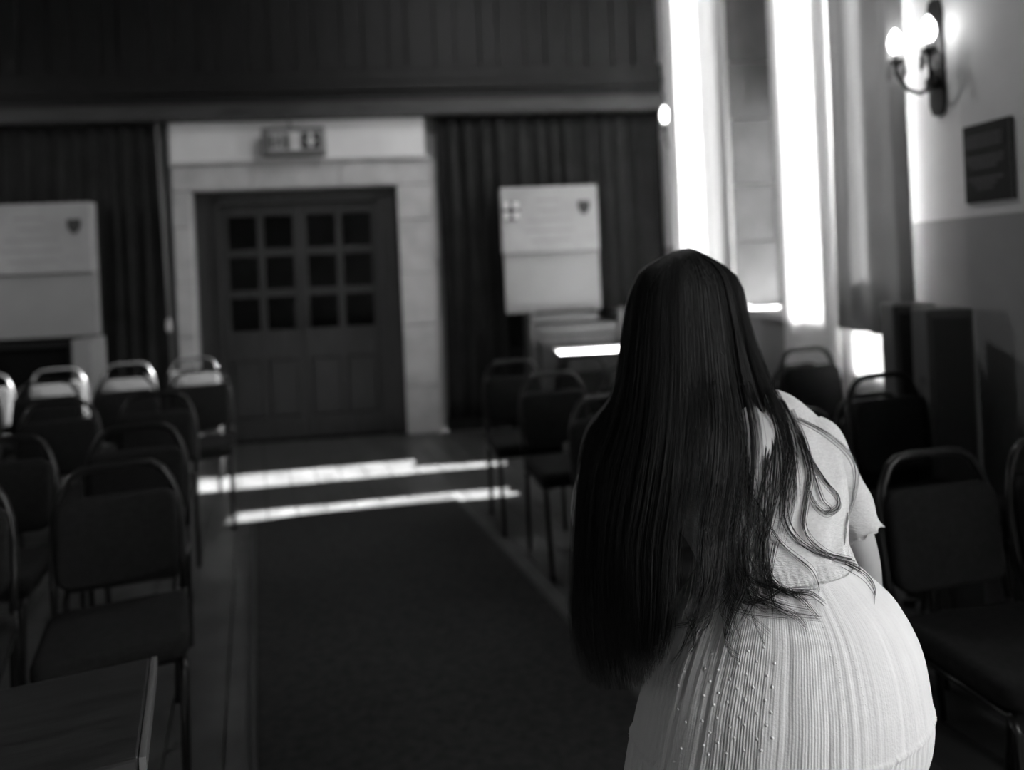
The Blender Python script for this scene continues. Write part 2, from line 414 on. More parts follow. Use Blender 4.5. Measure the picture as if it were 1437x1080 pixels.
# ------------------------------------------------------------------ curtains
def curtain(name, p0, p1, z0, z1, amp, per, m, seed, label, group=None, thick=.006, segs=None, flare=.25):
    p0, p1 = Vector(p0), Vector(p1); L = (p1 - p0).length; dr = (p1 - p0).normalized(); nn = Vector((-dr.y, dr.x))
    nu = max(24, int(L / per * 12)); nv = 14
    def pt(u, v, side):
        s = u * L
        ph = 2 * pi * (s / per + .55 * noise.noise(Vector((s * 2.1 / per * .35, seed, 0))))
        a = amp * (.75 + .45 * noise.noise(Vector((s / per * .6, seed + 5, v * .8)))) * (.8 + flare * (1 - v))
        o_ = a * (sin(ph + .35 * sin(3 * v + seed)) + .3 * sin(2 * ph + 1.1))
        lat = .012 * sin(ph * .5 + 4 * v)
        q = p0 + dr * min(max(s + lat, 0), L) + nn * (o_ + side * thick / 2)
        return (q.x, q.y, z0 + (z1 - z0) * v)
    bm = bmesh.new(); G = {}
    for sd in (-1, 1):
        for i in range(nu + 1):
            for j in range(nv + 1): G[sd, i, j] = bm.verts.new(pt(i / nu, j / nv, sd))
    for sd in (-1, 1):
        for i in range(nu):
            for j in range(nv):
                bm.faces.new((G[sd, i, j], G[sd, i + 1, j], G[sd, i + 1, j + 1], G[sd, i, j + 1]))
    for i in range(nu):
        for j in (0, nv): bm.faces.new((G[-1, i, j], G[-1, i + 1, j], G[1, i + 1, j], G[1, i, j]))
    for j in range(nv):
        for i in (0, nu): bm.faces.new((G[-1, i, j], G[-1, i, j + 1], G[1, i, j + 1], G[1, i, j]))
    o = obj(name, bm, m, None, True); tag(o, label, 'curtain', group)
    return o
curtain('curtain', (-3.85, 6.695), (-2.16, 6.695), .06, 2.735, .028, .13, 'drape', 1, 'dark pleated curtain hanging left of the double doors, behind the left board')
curtain('curtain', (.115, 6.695), (XR - .02, 6.695), .12, 2.735, .028, .15, 'drape', 9, 'dark pleated curtain hanging right of the double doors, behind the right board')
curtain('curtain', (XR - .10, 6.20), (XR - .10, 5.985), .2, 4.85, .026, .13, 'sheer', 3, 'pale curtain beside the wall light next to the gallery end')
curtain('curtain', (XR - .045, 5.62), (XR - .045, 5.075), .2, 4.85, .018, .15, 'sheer', 4, 'pale curtain against the stone window reveal, behind the head of the woman')
curtain('curtain', (XR - .08, 4.30), (XR - .08, 3.71), .25, 4.9, .022, .28, 'white_drape', 5, 'brilliant white sunlit curtain in the middle of the window wall')
curtain('curtain', (XR - .10, 3.67), (XR - .10, 3.06), 1.035, 4.7, .028, .20, 'grey_drape', 6, 'grey curtain with a short hem beside the plain pier')
curtain('curtain', (XR - .045, 3.69), (XR - .045, 3.30), .72, 1.30, .006, .2, 'white_drape', 8, 'white sunlit lining curtain showing below the hem of the grey curtain')
for (a, b, y) in ((3.02, 3.6, XR - .10), (3.66, 4.42, XR - .08), (5.08, 6.22, XR - .10)):
    bm = bmesh.new(); tube(bm, [(y, a, 4.92), (y, b, 4.92)], .014); o = obj('curtain_rail', bm, 'iron', None, True)
    tag(o, {3.02: 'dark rail carrying the grey curtain', 3.66: 'dark rail carrying the brilliant white curtain', 5.08: 'dark rail carrying the two far pale curtains'}[a], 'rail')
# fill lamp added over the middle of the hall, unseen above the frame
pn = empty('added_fill_lamp', (.35, 4.2, 4.1)); tag(pn, 'added fill lamp, a glowing globe unseen high over the rows of chairs', 'lamp')
bm = bmesh.new(); tube(bm, [(0, 0, .20), (0, 0, ZC - 4.1)], .012); obj('rod', bm, 'iron', pn)
bm = bmesh.new(); lathe(bm, [(.02, .21), (.07, .19), (.09, .14), (.05, .13)]); obj('gallery_cap', bm, 'iron', pn, True)
bm = bmesh.new(); ball(bm, (0, 0, 0), .155, 24); obj('globe', bm, 'globe', pn, True)
# pull cord
pc = empty('pull_cord', (-2.14, 6.60, 1.0)); tag(pc, 'curtain pull cord with a pale acorn beside the left door jamb', 'cord')
bm = bmesh.new(); tube(bm, [(-.03, 0, 1.74), (-.01, 0, .8), (0, 0, .12)], .008); obj('cord', bm, 'cord', pc, True)
bm = bmesh.new(); lathe(bm, [(.004, .12), (.016, .10), (.022, .05), (.018, .01), (.006, 0)]); obj('acorn', bm, 'acorn', pc, True)

# ------------------------------------------------------------------ heraldic boards on cabinets
def board(cx, wd, label, left):
    e = empty('display_board', (cx, 6.5, 1.02)); tag(e, label, 'board')
    h = wd / 2
    obj('lower_panel', box(-h + .005, h, -.035, .05, 0, .50), 'stonelow', e)
    up = obj('upper_panel', box(-h - .01, h, -.075, .05, .505, 1.06, .006), 'paper', e)
    # shield with a cross at the left
    x, z = -h + .075, .865
    bm = bmesh.new()
    for sx in (-1, 1):
        for sz in (-1, 1): bx(bm, x + sx * .036 - .024, x + sx * .036 + .024, -.081, -.076, z + sz * .038 - .028, z + sz * .038 + .028)
    obj('crest_field', bm, 'crest_white', up)
    bm = bmesh.new(); bx(bm, x - .015, x + .015, -.084, -.076, z - .075, z + .07); bx(bm, x - .07, x + .07, -.084, -.0765, z - .014, z + .014); bx(bm, x - .045, x + .045, -.082, -.0768, z - .085, z - .07)
    obj('crest_cross', bm, 'crest', up)
    # dark shield at the right
    x = h - .12; z = .87; bm = bmesh.new()
    ps = [(-.05, .055), (.05, .055), (.05, -.005), (.03, -.04), (0, -.065), (-.03, -.04), (-.05, -.005)]
    f = [bm.verts.new((x + a, -.083, z + b)) for a, b in ps]; q = [bm.verts.new((x + a, -.076, z + b)) for a, b in ps]
    bm.faces.new(f); bm.faces.new(q[::-1])
    for i in range(7): bm.faces.new((f[i], f[(i + 1) % 7], q[(i + 1) % 7], q[i]))
    obj('shield', bm, 'crest', up)
    bm = bmesh.new()                               # faint unreadable lettering
    for r, (a, b) in enumerate(((-.16, .10), (-.13, .09), (-.25, .22), (-.28, .25), (-.22, .2))):
        bx(bm, a * wd, b * wd, -.0775, -.0752, .93 - r * .085, .955 - r * .085)
    obj('faint_lettering', bm, 'ink', up)
    return e
board(1.045, .815, 'pale board with a cross shield over the wooden cabinet right of the doors', False)
board(-3.08, .86, 'pale board with two dark crests over the black hearth left of the doors', True)

c = empty('wooden_cabinet', (1.20, 6.44, 0)); tag(c, 'brown wooden cabinet with two light posts under the right board', 'cabinet')
obj('carcass', box(-.345, .345, -.16, .16, .06, .93), 'oak', c)
obj('front_panel', box(-.32, .32, -.18, -.162, .12, .83, .01), 'oak_mid', c)
obj('rail', box(-.335, .335, -.195, -.162, .845, .92, .006), 'oak_mid', c)
for sx in (-1, 1):
    p_ = obj('post', box(sx * .375 - .028, sx * .375 + .028, -.20, .16, 0, 1.0, .006), 'oak_mid', c)
    bm = bmesh.new(); ball(bm, (sx * .375, -.17, 1.018), .026, 12); obj('finial', bm, 'oak_mid', p_, True)
bm = box(-.345, .19, -.13, .15, .933, 1.0, .006); obj('upper_ledge', bm, 'cabinet', c)
c = empty('fireplace', (-3.16, 6.46, 0)); tag(c, 'black hearth opening in a pale surround under the left board', 'fireplace')
for sx in (-1, 1): obj('jamb', box(sx * .44 - .07, sx * .44 + .07, -.12, .17, 0, 1.0, .008), 'stonelow', c)
obj('opening', box(-.365, .365, .02, .17, 0, .99), 'blackvoid', c)
bm = bmesh.new()
for a in (-.33, .33): bx(bm, a - .03, a + .03, -.02, .018, 0, .94)
bx(bm, -.36, .36, -.02, .018, .94, .99); obj('inner_frame', bm, 'iron', c)
bm = bmesh.new()
for i in range(7): tube(bm, [(-.24 + .08 * i, -.05, .12), (-.24 + .08 * i, -.05, .45)], .008, 6)
bx(bm, -.28, .28, -.06, -.04, .10, .12); bx(bm, -.28, .28, -.06, -.04, .45, .47); bx(bm, -.28, -.26, -.06, .018, 0, .47); bx(bm, .26, .28, -.06, .018, 0, .47)
obj('grate', bm, 'iron', c)

# sunlit table at the right of the door
t = empty('side_table', (1.27, 5.90, 0), radians(-2)); tag(t, 'small table under a sunlit white cloth before the wooden cabinet', 'table')
obj('tabletop', box(-.30, .34, -.20, .20, .70, .735, .006), 'oak_mid', t)
obj('cloth', box(-.31, .35, -.21, .21, .737, .742), 'whitecloth', t)
for sx in (-.26, .30):
    for sy in (-.16, .16): obj('leg', box(sx - .02, sx + .02, sy - .02, sy + .02, 0, .698), 'oak', t)

# ------------------------------------------------------------------ wall lights and plaque
def sconce(loc, label, pr=.13, sy0=.09, sy1=-.085):
    e = empty('wall_light', loc); tag(e, label, 'lamp', None)
    bm = bmesh.new()
    ps = [(0.0, -.30), (.03, -.29), (.045, -.25), (.045, .12), (.03, .17), (0, .18), (-.03, .17), (-.045, .12), (-.045, -.25), (-.03, -.29)]
    f = [bm.verts.new((-.022, a, b)) for a, b in ps]; q = [bm.verts.new((-.001, a, b)) for a, b in ps]
    bm.faces.new(f); bm.faces.new(q[::-1])
    for i in range(len(ps)): bm.faces.new((f[i], f[(i + 1) % len(ps)], q[(i + 1) % len(ps)], q[i]))
    obj('back_plate', bm, 'iron', e)
    bm = bmesh.new(); ball(bm, (-.035, 0, -.16), .03, 14); obj('boss', bm, 'iron', e, True)
    for sy, bxp in ((sy0, -pr), (sy1, -pr * .8)):
        bm = bmesh.new()
        tube(bm, [(-.03, 0, -.16), (-.07, sy * .3, -.20), (bxp * .8, sy * .75, -.17), (bxp, sy, -.10), (bxp, sy, -.06)], .009, 8)
        a = obj('arm', bm, 'iron', e, True)
        bm = bmesh.new(); lathe(bm, [(.006, -.075), (.030, -.062), (.034, -.045), (.014, -.042), (.012, -.02)], (bxp, sy, 0), 16); obj('candle_cup', bm, 'brass', a, True)
        bm = bmesh.new(); lathe(bm, [(.010, -.02), (.024, .0), (.029, .022), (.026, .048), (.014, .072), (.004, .085)], (bxp, sy, 0), 18)
        obj('bulb', bm, 'bulb', e, True)
        for k in range(4):
            bm = bmesh.new(); an = k * pi / 2 + .4
            cx, cy = bxp + .036 * cos(an), sy + .036 * sin(an)
            lathe(bm, [(.001, -.055), (.006, -.07), (.010, -.105), (.001, -.13)], (cx, cy, 0), 8); obj('crystal_drop', bm, 'crystal', a)
    return e
sconce((XR - .02, 2.93, 2.25), 'two-bulb iron wall light on the pier above the plaque')
sconce((XR, 6.275, 2.60), 'two-bulb wall light at the end of the gallery beside the pale curtain', .085, .05, -.03).scale = (1.0, 1.35, 1.35)

pl = empty('plaque', (XR - .036, 2.655, 1.728)); tag(pl, 'black wall plaque with three blocks of faint lettering', 'plaque')
obj('plate', box(-.014, 0, -.122, .122, -.148, .148, .003), 'plaque', pl)
bm = bmesh.new()
for zc, rows in ((.085, ((-.085, .105), (-.085, .105), (-.085, .105))), (.005, ((-.09, .105), (-.085, .10), (-.05, .085))), (-.075, ((-.08, .10), (-.05, .075), (-.03, .055)))):
    for r, (a, b) in enumerate(rows):
        y = b
        z = zc + .016 - r * .018
        while y > a:
            wl = rnd.uniform(.012, .034); y2 = max(a, y - wl)
            bx(bm, -.0152, -.0139, y2, y, z - .006, z + .006); y = y2 - .005
o = obj('lettering', bm, 'plaque_txt', pl); o['kind'] = 'stuff'

# ------------------------------------------------------------------ carpet
c0 = Vector((-1.085, 4.60)); 
def fr(a, b): q = c0 + AP * a - AD * b; return (q.x, q.y)
cp = empty('aisle_carpet', (0, 0, 0)); tag(cp, 'dark plain carpet runner down the aisle between the chairs', 'carpet')
bm = bmesh.new(); prism(bm, [fr(.02, .02), fr(.02, 5.0), fr(1.18, 5.0), fr(1.18, .02)], .0005, .010); obj('pile', bm, 'carpet', cp)
bm = bmesh.new()
for q in ([fr(0, 0), fr(0, 5.02), fr(.018, 5.02), fr(.018, 0)], [fr(1.182, 0), fr(1.182, 5.02), fr(1.20, 5.02), fr(1.20, 0)], [fr(.019, 0), fr(.019, .018), fr(1.181, .018), fr(1.181, 0)]):
    prism(bm, q, .0005, .011)
obj('binding', bm, 'carpet_edge', cp)

# ------------------------------------------------------------------ chairs
def pad(w0, d0, h0, r, seg=4):
    """rounded cushion, centred"""
    bm = bmesh.new(); bx(bm, -w0 / 2, w0 / 2, -d0 / 2, d0 / 2, -h0 / 2, h0 / 2)
    vert = [e_ for e_ in bm.edges if abs(e_.verts[0].co.z - e_.verts[1].co.z) > h0 * .9]
    bmesh.ops.bevel(bm, geom=vert, offset=r, segments=seg, affect='EDGES', profile=.5)
    hor = [e_ for e_ in bm.edges if abs(e_.verts[0].co.z - e_.verts[1].co.z) < 1e-5 and len(e_.link_faces) == 2 and abs(e_.link_faces[0].normal.z - e_.link_faces[1].normal.z) > .5]
    bm.normal_update()
    hor = [e_ for e_ in bm.edges if len(e_.link_faces) == 2 and abs(abs(e_.link_faces[0].normal.z) - abs(e_.link_faces[1].normal.z)) > .8]
    bmesh.ops.bevel(bm, geom=hor, offset=h0 * .36, segments=3, affect='EDGES', profile=.5)
    return bm
def make_chair():
    e = empty('stacking_chair')
    bm = pad(.375, .37, .065, .05); bmesh.ops.translate(bm, verts=bm.verts, vec=(0, .005, .445)); obj('seat', bm, 'fabric', e, True)
    bm = pad(.335, .262, .05, .045)
    bmesh.ops.rotate(bm, verts=bm.verts, matrix=Matrix.Rotation(radians(83), 3, 'X'))
    bmesh.ops.translate(bm, verts=bm.verts, vec=(0, .222, .650)); obj('backrest', bm, 'fabric', e, True)
    for sx in (-1, 1):
        bm = bmesh.new(); tube(bm, [(sx * .165, .215, 0), (sx * .167, .195, .20), (sx * .170, .19, .40), (sx * .172, .20, .47)], .0115, 8); obj('leg', bm, 'frame', e, True)
        bm = bmesh.new(); tube(bm, [(sx * .163, -.195, 0), (sx * .166, -.175, .22), (sx * .168, -.165, .375), (sx * .168, -.145, .402)], .0115, 8); obj('leg', bm, 'frame', e, True)
    hw = [(.172, .20, .47), (.176, .222, .55), (.176, .240, .66), (.170, .248, .73), (.153, .256, .79), (.128, .262, .835), (.098, .265, .855), (.06, .266, .860)]
    pts = [(-a, b, c_) for a, b, c_ in hw] + [(a, b, c_) for a, b, c_ in hw[::-1]]
    bm = bmesh.new(); tube(bm, pts, .0115, 8); obj('back_frame', bm, 'frame', e, True)
    bm = bmesh.new()
    for sx in (-1, 1): tube(bm, [(sx * .169, -.15, .402), (sx * .171, .19, .402)], .010, 8)
    tube(bm, [(-.169, -.13, .402), (.169, -.13, .402)], .009, 8); tube(bm, [(-.171, .17, .402), (.171, .17, .402)], .009, 8)
    obj('seat_frame', bm, 'frame', e, True)
    return e
proto = make_chair(); used = [False]
def chair(x, yb, deg, label, group, z=0.0, k=1.0):
    """x, yb: where the top of the back stands"""
    e = proto if not used[0] else copy_tree(proto)
    used[0] = True
    a = radians(deg); off = Vector((-sin(a), cos(a))) * .265
    e.location = (x - off.x, yb - off.y, z); e.rotation_euler = (0, 0, a)
    tag(e, label, 'chair', group); return e
ORD = ['aisle end of', 'second from the aisle in', 'third from the aisle in', 'fourth from the aisle in', 'fifth from the aisle in']
rowsL = [('the front row of the left block', -.985, 2.50, .47, 2, 17), ('the second row of the left block', -1.155, 3.14, .46, 2, 10),
         ('the third row of the left block', -1.37, 4.00, .435, 4, 10), ('the fourth row of the left block', -1.43, 4.93, .42, 4, 12),
         ('the back row of the left block', -1.70, 5.72, .415, 4, 13)]
for rn, x, y, sp, n, dg in rowsL:
    for i in range(n):
        a = radians(12)
        chair(x - sp * i * cos(a), y - sp * i * sin(a) * (1.35 if 'back' in rn else .8), dg + rnd.uniform(-3, 3), 'dark padded stacking chair, %s %s' % (ORD[i], rn), 'chairs left of the aisle')
rowsR = [('the front row of the right block', .91, 1.90, .43, 3, 8), ('the second row of the right block', .86, 2.54, .40, 2, 9),
         ('the third row of the right block', .72, 3.16, .43, 2, 9), ('the fourth row of the right block', .60, 3.90, .43, 3, 9), ('the back row of the right block', .46, 4.50, .43, 2, 8)]
for rn, x, y, sp, n, dg in rowsR:
    for i in range(n):
        a = radians(11)
        if 'front row' in rn and i == 0: continue
        chair(x + sp * i * cos(a), y + sp * i * sin(a) * .8, dg + rnd.uniform(-3, 3), 'dark padded stacking chair, %s %s' % (ORD[i], rn), 'chairs right of the aisle')
for k in range(2):                                  # two stacks of two; the upper chair sits forward on the lower
    for x, y, dg, h, wh in ((1.80, 3.66, 14, .09, 'dark stacking chair by the brilliant white curtain'), (1.66, 2.80, 12, .085, 'dark stacking chair below the short grey curtain')):
        a = radians(dg)
        chair(x + sin(a) * .065 * k, y - cos(a) * .065 * k, dg, wh + ', %s of a stack of two' % ('upper' if k else 'lower'), 'chairs right of the aisle', z=h * k)

# ------------------------------------------------------------------ dark cabinets on the right, small table at the left
def speaker(x, y, wd, dp, h, rz, label):
    e = empty('column_speaker', (x, y, 0), radians(rz)); tag(e, label, 'speaker')
    obj('cabinet', box(-wd / 2, wd / 2, -dp / 2, dp / 2, 0.03, h, .012), 'cabinet', e)
    obj('grille', box(-wd / 2 + .015, wd / 2 - .015, -dp / 2 - .012, -dp / 2 - .001, .35, h - .03, .004), 'grille', e)
    obj('plinth', box(-wd / 2 - .02, wd / 2 + .02, -dp / 2 - .02, dp / 2 + .02, 0, .029), 'cabinet', e)
speaker(1.93, 2.945, .165, .16, 1.195, -14, 'narrow black upright cabinet, nearer the grey curtain of the two')
speaker(1.925, 2.73, .165, .16, 1.19, -14, 'narrow black upright cabinet before the plain pier, under the wall light')
e = empty('music_cabinet', (1.70, 4.62, 0), radians(-6)); tag(e, 'dark wooden cabinet with a stepped top before the window reveal', 'cabinet')
obj('body', box(-.30, .20, -.17, .17, .0, .97, .008), 'cabinet', e)
obj('top_case', box(-.29, .165, -.15, .16, .972, 1.055, .008), 'cabinet', e)
obj('door', box(-.26, .16, -.182, -.171, .08, .90, .004), 'oak', e)

t = empty('low_table', (-.726, 1.421, 0), radians(16)); tag(t, 'small wooden table with its lit edge coloured pale in front of the left chairs', 'table')
obj('tabletop', box(-.52, .185, -.185, .17, .632, .660, .005), 'tabletop', t)
obj('lit_edge_strip', box(.1855, .197, -.187, .172, .628, .6605, .003), 'litedge', t)  # light along the edge is put into a paler strip
obj('apron', box(-.47, .14, -.13, .125, .55, .631), 'oak', t)
for sx in (-.45, .12):
    for sy in (-.11, .105): obj('leg', box(sx - .02, sx + .02, sy - .02, sy + .02, 0, .549), 'oak', t)

# ------------------------------------------------------------------ the woman
WB = P(1090, 1060, 1.17); WB.z = 0
wo = empty('woman', WB); tag(wo, 'person with very long black hair in a cream dress, leaning forward in the aisle', 'person')
def wobj(n, bm, m, smooth=True, par=None):
    bmesh.ops.translate(bm, verts=bm.verts, vec=-WB); return obj(n, bm, m, par or wo, smooth)

def cr(pts, t):
    """Catmull-Rom through tuples, t in 0..1"""
    n = len(pts) - 1; f_ = min(max(t, 0), 1) * n; i = min(int(f_), n - 1); f_ -= i
    p0, p1, p2, p3 = pts[max(i - 1, 0)], pts[i], pts[i + 1], pts[min(i + 2, n)]
    return [.5 * (2 * b + (c_ - a) * f_ + (2 * a - 5 * b + 4 * c_ - d_) * f_ ** 2 + (3 * b - a - 3 * c_ + d_) * f_ ** 3) for a, b, c_, d_ in zip(p0, p1, p2, p3)]

# rings: (silhouette height, left, right in photo pixels; depth of the axis; half depth)
SK = [(788, 985, 1192, 1.20, .095), (815, 968, 1220, 1.19, .110), (850, 945, 1254, 1.18, .124), (900, 921, 1280, 1.17, .137), (950, 905, 1292, 1.16, .145),
      (1000, 892, 1298, 1.155, .148), (1040, 885, 1294, 1.15, .148), (1080, 879, 1283, 1.15, .148), (1200, 860, 1285, 1.16, .160), (1320, 835, 1300, 1.18, .185), (1450, 815, 1315, 1.19, .205)]
NR, NA = 130, 1800
def ring_pt(row, ang, tilt=.0):
    py, xl, xr, dd, dr = row
    a, b = P(xl, py, dd), P(xr, py, dd); c_ = (a + b) / 2; hw = (b - a).length / 2
    q = c_ + R0 * (hw * cos(ang)) - FW * (dr * sin(ang))           # sin > 0 faces the camera
    q.z += tilt * cos(ang) * hw
    return q, c_
SEAM = .515
def skirt_pt(t, ang):
    row = cr(SK, t)
    q, c_ = ring_pt(row, ang, .02)
    n = (q - c_); n.z = 0; n = n.normalized()
    sm = SEAM + .045 * (-cos(ang)) 
    low = t > sm
    grow = min(1.0, .3 + t * 2.2)
    pl_ = .22 + .78 * math.exp(-((ang - 2.05) / .55) ** 2)
    fine = .00042 * pl_ * sin(310 * ang + 2.2 * sin(t * 14) + 3 * noise.noise(Vector((ang * 5, t * 9, 1)))) 
    fine *= .35 + .9 * max(0, noise.noise(Vector((ang * 3.5, t * 4, 7))) + .45)
    wide = .0018 * noise.noise(Vector((ang * 7, t * 2.2, 3))) + .0012 * noise.noise(Vector((ang * 24, t * 2.0, 8))) * grow * (.25 + max(0, cos(ang - 2.0)))
    if low:
        k = min(1, (t - sm) / .05)
        wide += (.0018 * k + .0006) * noise.noise(Vector((ang * 26, t * .8, 5))) + .0005 * sin(160 * ang + 2 * sin(t * 9) + 4 * noise.noise(Vector((ang * 6, t, 2))))
        off = .002 * max(0, 1 - (t - sm) / .02)
    else:
        off = .0
    seam = .0022 * math.exp(-((t - sm) / .006) ** 2)
    return q + n * (fine + wide + seam + off)
bm = bmesh.new(); V = []
for i in range(NR + 1):
    t = i / NR
    V.append([bm.verts.new(skirt_pt(t, 2 * pi * k / NA)) for k in range(NA)])
for i in range(NR):
    for k in range(NA): bm.faces.new((V[i][k], V[i][(k + 1) % NA], V[i + 1][(k + 1) % NA], V[i + 1][k]))
bv_skirt = BVHTree.FromBMesh(bm)
dress = wobj('dress', bm, 'dress')

BO = [(800, 985, 1196, 1.20, .096), (775, 975, 1188, 1.215, .098), (740, 955, 1184, 1.245, .106), (690, 918, 1182, 1.295, .116), (645, 878, 1178, 1.345, .120),
      (605, 856, 1158, 1.385, .112), (575, 872, 1130, 1.41, .098), (556, 905, 1105, 1.425, .082), (546, 935, 1075, 1.435, .066)]
NB, NK = 60, 260
bm = bmesh.new(); V = []
for i in range(NB + 1):
    t = i / NB; row = cr(BO, t); ln = []
    for k in range(NK):
        an = 2 * pi * k / NK
        # shoulders square off the upper rings
        q, c_ = ring_pt(row, an)
        n = (q - c_); n.z = 0; n = n.normalized()
        f_ = .003 * noise.noise(Vector((an * 6, t * 6, 2))) + .0012 * sin(70 * an) * max(0, .25 - t) * 4
        f_ += .004 * noise.noise(Vector((an * 3 + t * 8, t * 2, 9))) + .0025 * abs(sin(t * 26)) * max(0, 1 - t * 6)
        ln.append(bm.verts.new(q + n * f_))
    V.append(ln)
for i in range(NB):
    for k in range(NK): bm.faces.new((V[i][k], V[i][(k + 1) % NK], V[i + 1][(k + 1) % NK], V[i + 1][k]))
bv_bod = BVHTree.FromBMesh(bm)
wobj('bodice', bm, 'gauze', par=dress)
def sleeve(path, rads, cuff, seed):
    bm = bmesh.new(); n = 48; rings = []; up = FW
    path = [Vector(p) for p in path]
    NS = 26
    for i in range(NS + 1):
        t = i / NS
        c_ = Vector(cr([tuple(p) for p in path], t)); c2 = Vector(cr([tuple(p) for p in path], min(1, t + .02))); c1 = Vector(cr([tuple(p) for p in path], max(0, t - .02)))
        tg = (c2 - c1).normalized(); u = tg.cross(up).normalized(); v = tg.cross(u)
        r = cr([(a,) for a in rads], t)[0]
        ring = []
        for k in range(n):
            an = 2 * pi * k / n
            rr = r * (1 + .05 * noise.noise(Vector((an * 2, t * 3, seed))) + .04 * sin(an * 5 + t * 4) * t)
            if t > .93: rr += .003 * sin(an * 12) * ((t - .93) / .07) + .003 * noise.noise(Vector((an * 8, 1, seed)))
            ring.append(bm.verts.new(c_ + (u * cos(an) + v * sin(an)) * rr + tg * (.003 * sin(an * 9 + seed) if t > .97 else 0)))
        rings.append(ring)
    for A, B in zip(rings, rings[1:]):
        for k in range(n): bm.faces.new((A[k], A[(k + 1) % n], B[(k + 1) % n], B[k]))
    return bm
RS, RM, RE = P(1118, 608, 1.395), P(1160, 668, 1.355), P(1196, 735, 1.31)
bm = sleeve([RS, P(1143, 640, 1.375), P(1172, 690, 1.345), P(1198, 728, 1.32), P(1212, 750, 1.31)], [.052, .062, .056, .050, .047, .036, .036], .04, 3)
bv_sl = BVHTree.FromBMesh(bm)
wobj('sleeve', bm, 'gauze', par=dress)
LS = P(880, 622, 1.395)
bm = sleeve([LS, P(858, 650, 1.40), P(845, 700, 1.41), P(838, 750, 1.42), P(836, 775, 1.425)], [.05, .058, .054, .054, .050, .034, .040], .04, 5)
wobj('sleeve', bm, 'gauze', par=dress)

def surf_d(px, py, default):
    """how far in front of the camera the dress lies under this point of the view"""
    o_ = CAMP; tgt = P(px, py, 1.0); dr = (tgt - o_).normalized(); best = None
    for bv in (bv_skirt, bv_bod, bv_sl):
        h = bv.ray_cast(o_, dr)
        if h[0] is not None:
            dd = (h[0] - o_).dot(FW)
            best = dd if best is None else min(best, dd)
    return best if best is not None else default

# raised dots sewn on the skirt
bm = bmesh.new()
for r in range(9):
    for c_ in range(6):
        px = 950 + c_ * 25 + (12 if r % 2 else 0) + rnd.uniform(-4, 4) - r * .5; py = 925 + r * 17.5 - c_ * 3 + rnd.uniform(-3, 3)
        if c_ == 0 and r % 3 == 0 or 963 < px < 978: continue
        bmesh.ops.create_icosphere(bm, subdivisions=1, radius=.0026, matrix=Matrix.Translation(P(px, py, surf_d(px, py, 1.0) + .0005)))
for x0, y0, x1, y1, n in ((1110, 800, 1180, 960, 16), (1150, 830, 1215, 1000, 14), (1165, 920, 1180, 1030, 9)):
    for k in range(n):
        t = k / n; px = x0 + (x1 - x0) * t ** 1.0 + 10 * sin(t * 3); py = y0 + (y1 - y0) * t
        bmesh.ops.create_icosphere(bm, subdivisions=1, radius=.0012, matrix=Matrix.Translation(P(px, py, surf_d(px, py, 1.0) + .0005)))
o = wobj('embroidered_dots', bm, 'dress', par=dress); o['kind'] = 'stuff'

# body: one skinned skeleton
HC = P(960, 440, 1.54)                       # head centre
body_v, body_e, body_r = [], [], []
def bvx(p, r, par=None):
    body_v.append(Vector(p) - WB); body_r.append(r); i = len(body_v) - 1
    if par is not None: body_e.append((par, i))
    return i
pel = bvx(P(1090, 930, 1.17), .105)
wst = bvx(P(1082, 810, 1.20), .078, pel)
chs = bvx(P(1035, 690, 1.30), .092, wst)
upc = bvx(P(1000, 610, 1.385), .085, chs)
nk = bvx(P(978, 545, 1.45), .050, upc)
hd0 = bvx(P(966, 490, 1.50), .052, nk)
hd1 = bvx(HC, .078, hd0); hd2 = bvx(HC + Vector((0, 0, .07)), .066, hd1)
bvx(HC + FW * .07 - Vector((0, 0, .055)), .035, hd1)
def hand(wr_i, wp, dirv, side):
    dirv = dirv.normalized(); sidev = side.normalized(); nrm = dirv.cross(sidev)
    pm = bvx(wp + dirv * .045, .020, wr_i)
    for k, (ofs, ln) in enumerate(((-.030, .060), (-.010, .074), (.010, .080), (.030, .070))):
        b_ = wp + dirv * .085 + sidev * ofs; a1 = bvx(b_, .0095, pm)
        a2 = bvx(b_ + dirv * ln * .45 + nrm * .008, .0082, a1); a3 = bvx(b_ + dirv * ln * .8 + nrm * .026, .0072, a2); bvx(b_ + dirv * ln * .95 + nrm * .042, .006, a3)
    th = bvx(wp + dirv * .03 + sidev * .035, .011, pm); th2 = bvx(wp + dirv * .062 + sidev * .056 + nrm * .01, .009, th); bvx(wp + dirv * .085 + sidev * .058 + nrm * .02, .0075, th2)
rs = bvx(P(1095, 605, 1.40), .050, upc); r1 = bvx(P(1120, 625, 1.395), .042, rs); r2 = bvx(P(1200, 742, 1.315), .033, r1); r3 = bvx(P(1212, 790, 1.315), .031, r2)
wp = P(1222, 900, 1.36); r4 = bvx(wp, .022, r3); hand(r4, wp, P(1150, 1010, 1.40) - wp, R0)
ls = bvx(P(915, 612, 1.40), .050, upc); l1 = bvx(P(886, 632, 1.40), .042, ls); l2 = bvx(P(845, 770, 1.44), .033, l1); l3 = bvx(P(842, 810, 1.45), .031, l2)
wp = P(930, 900, 1.56); l4 = bvx(wp, .022, l3); hand(l4, wp, P(1010, 980, 1.56) - wp, R0)
fx = WB
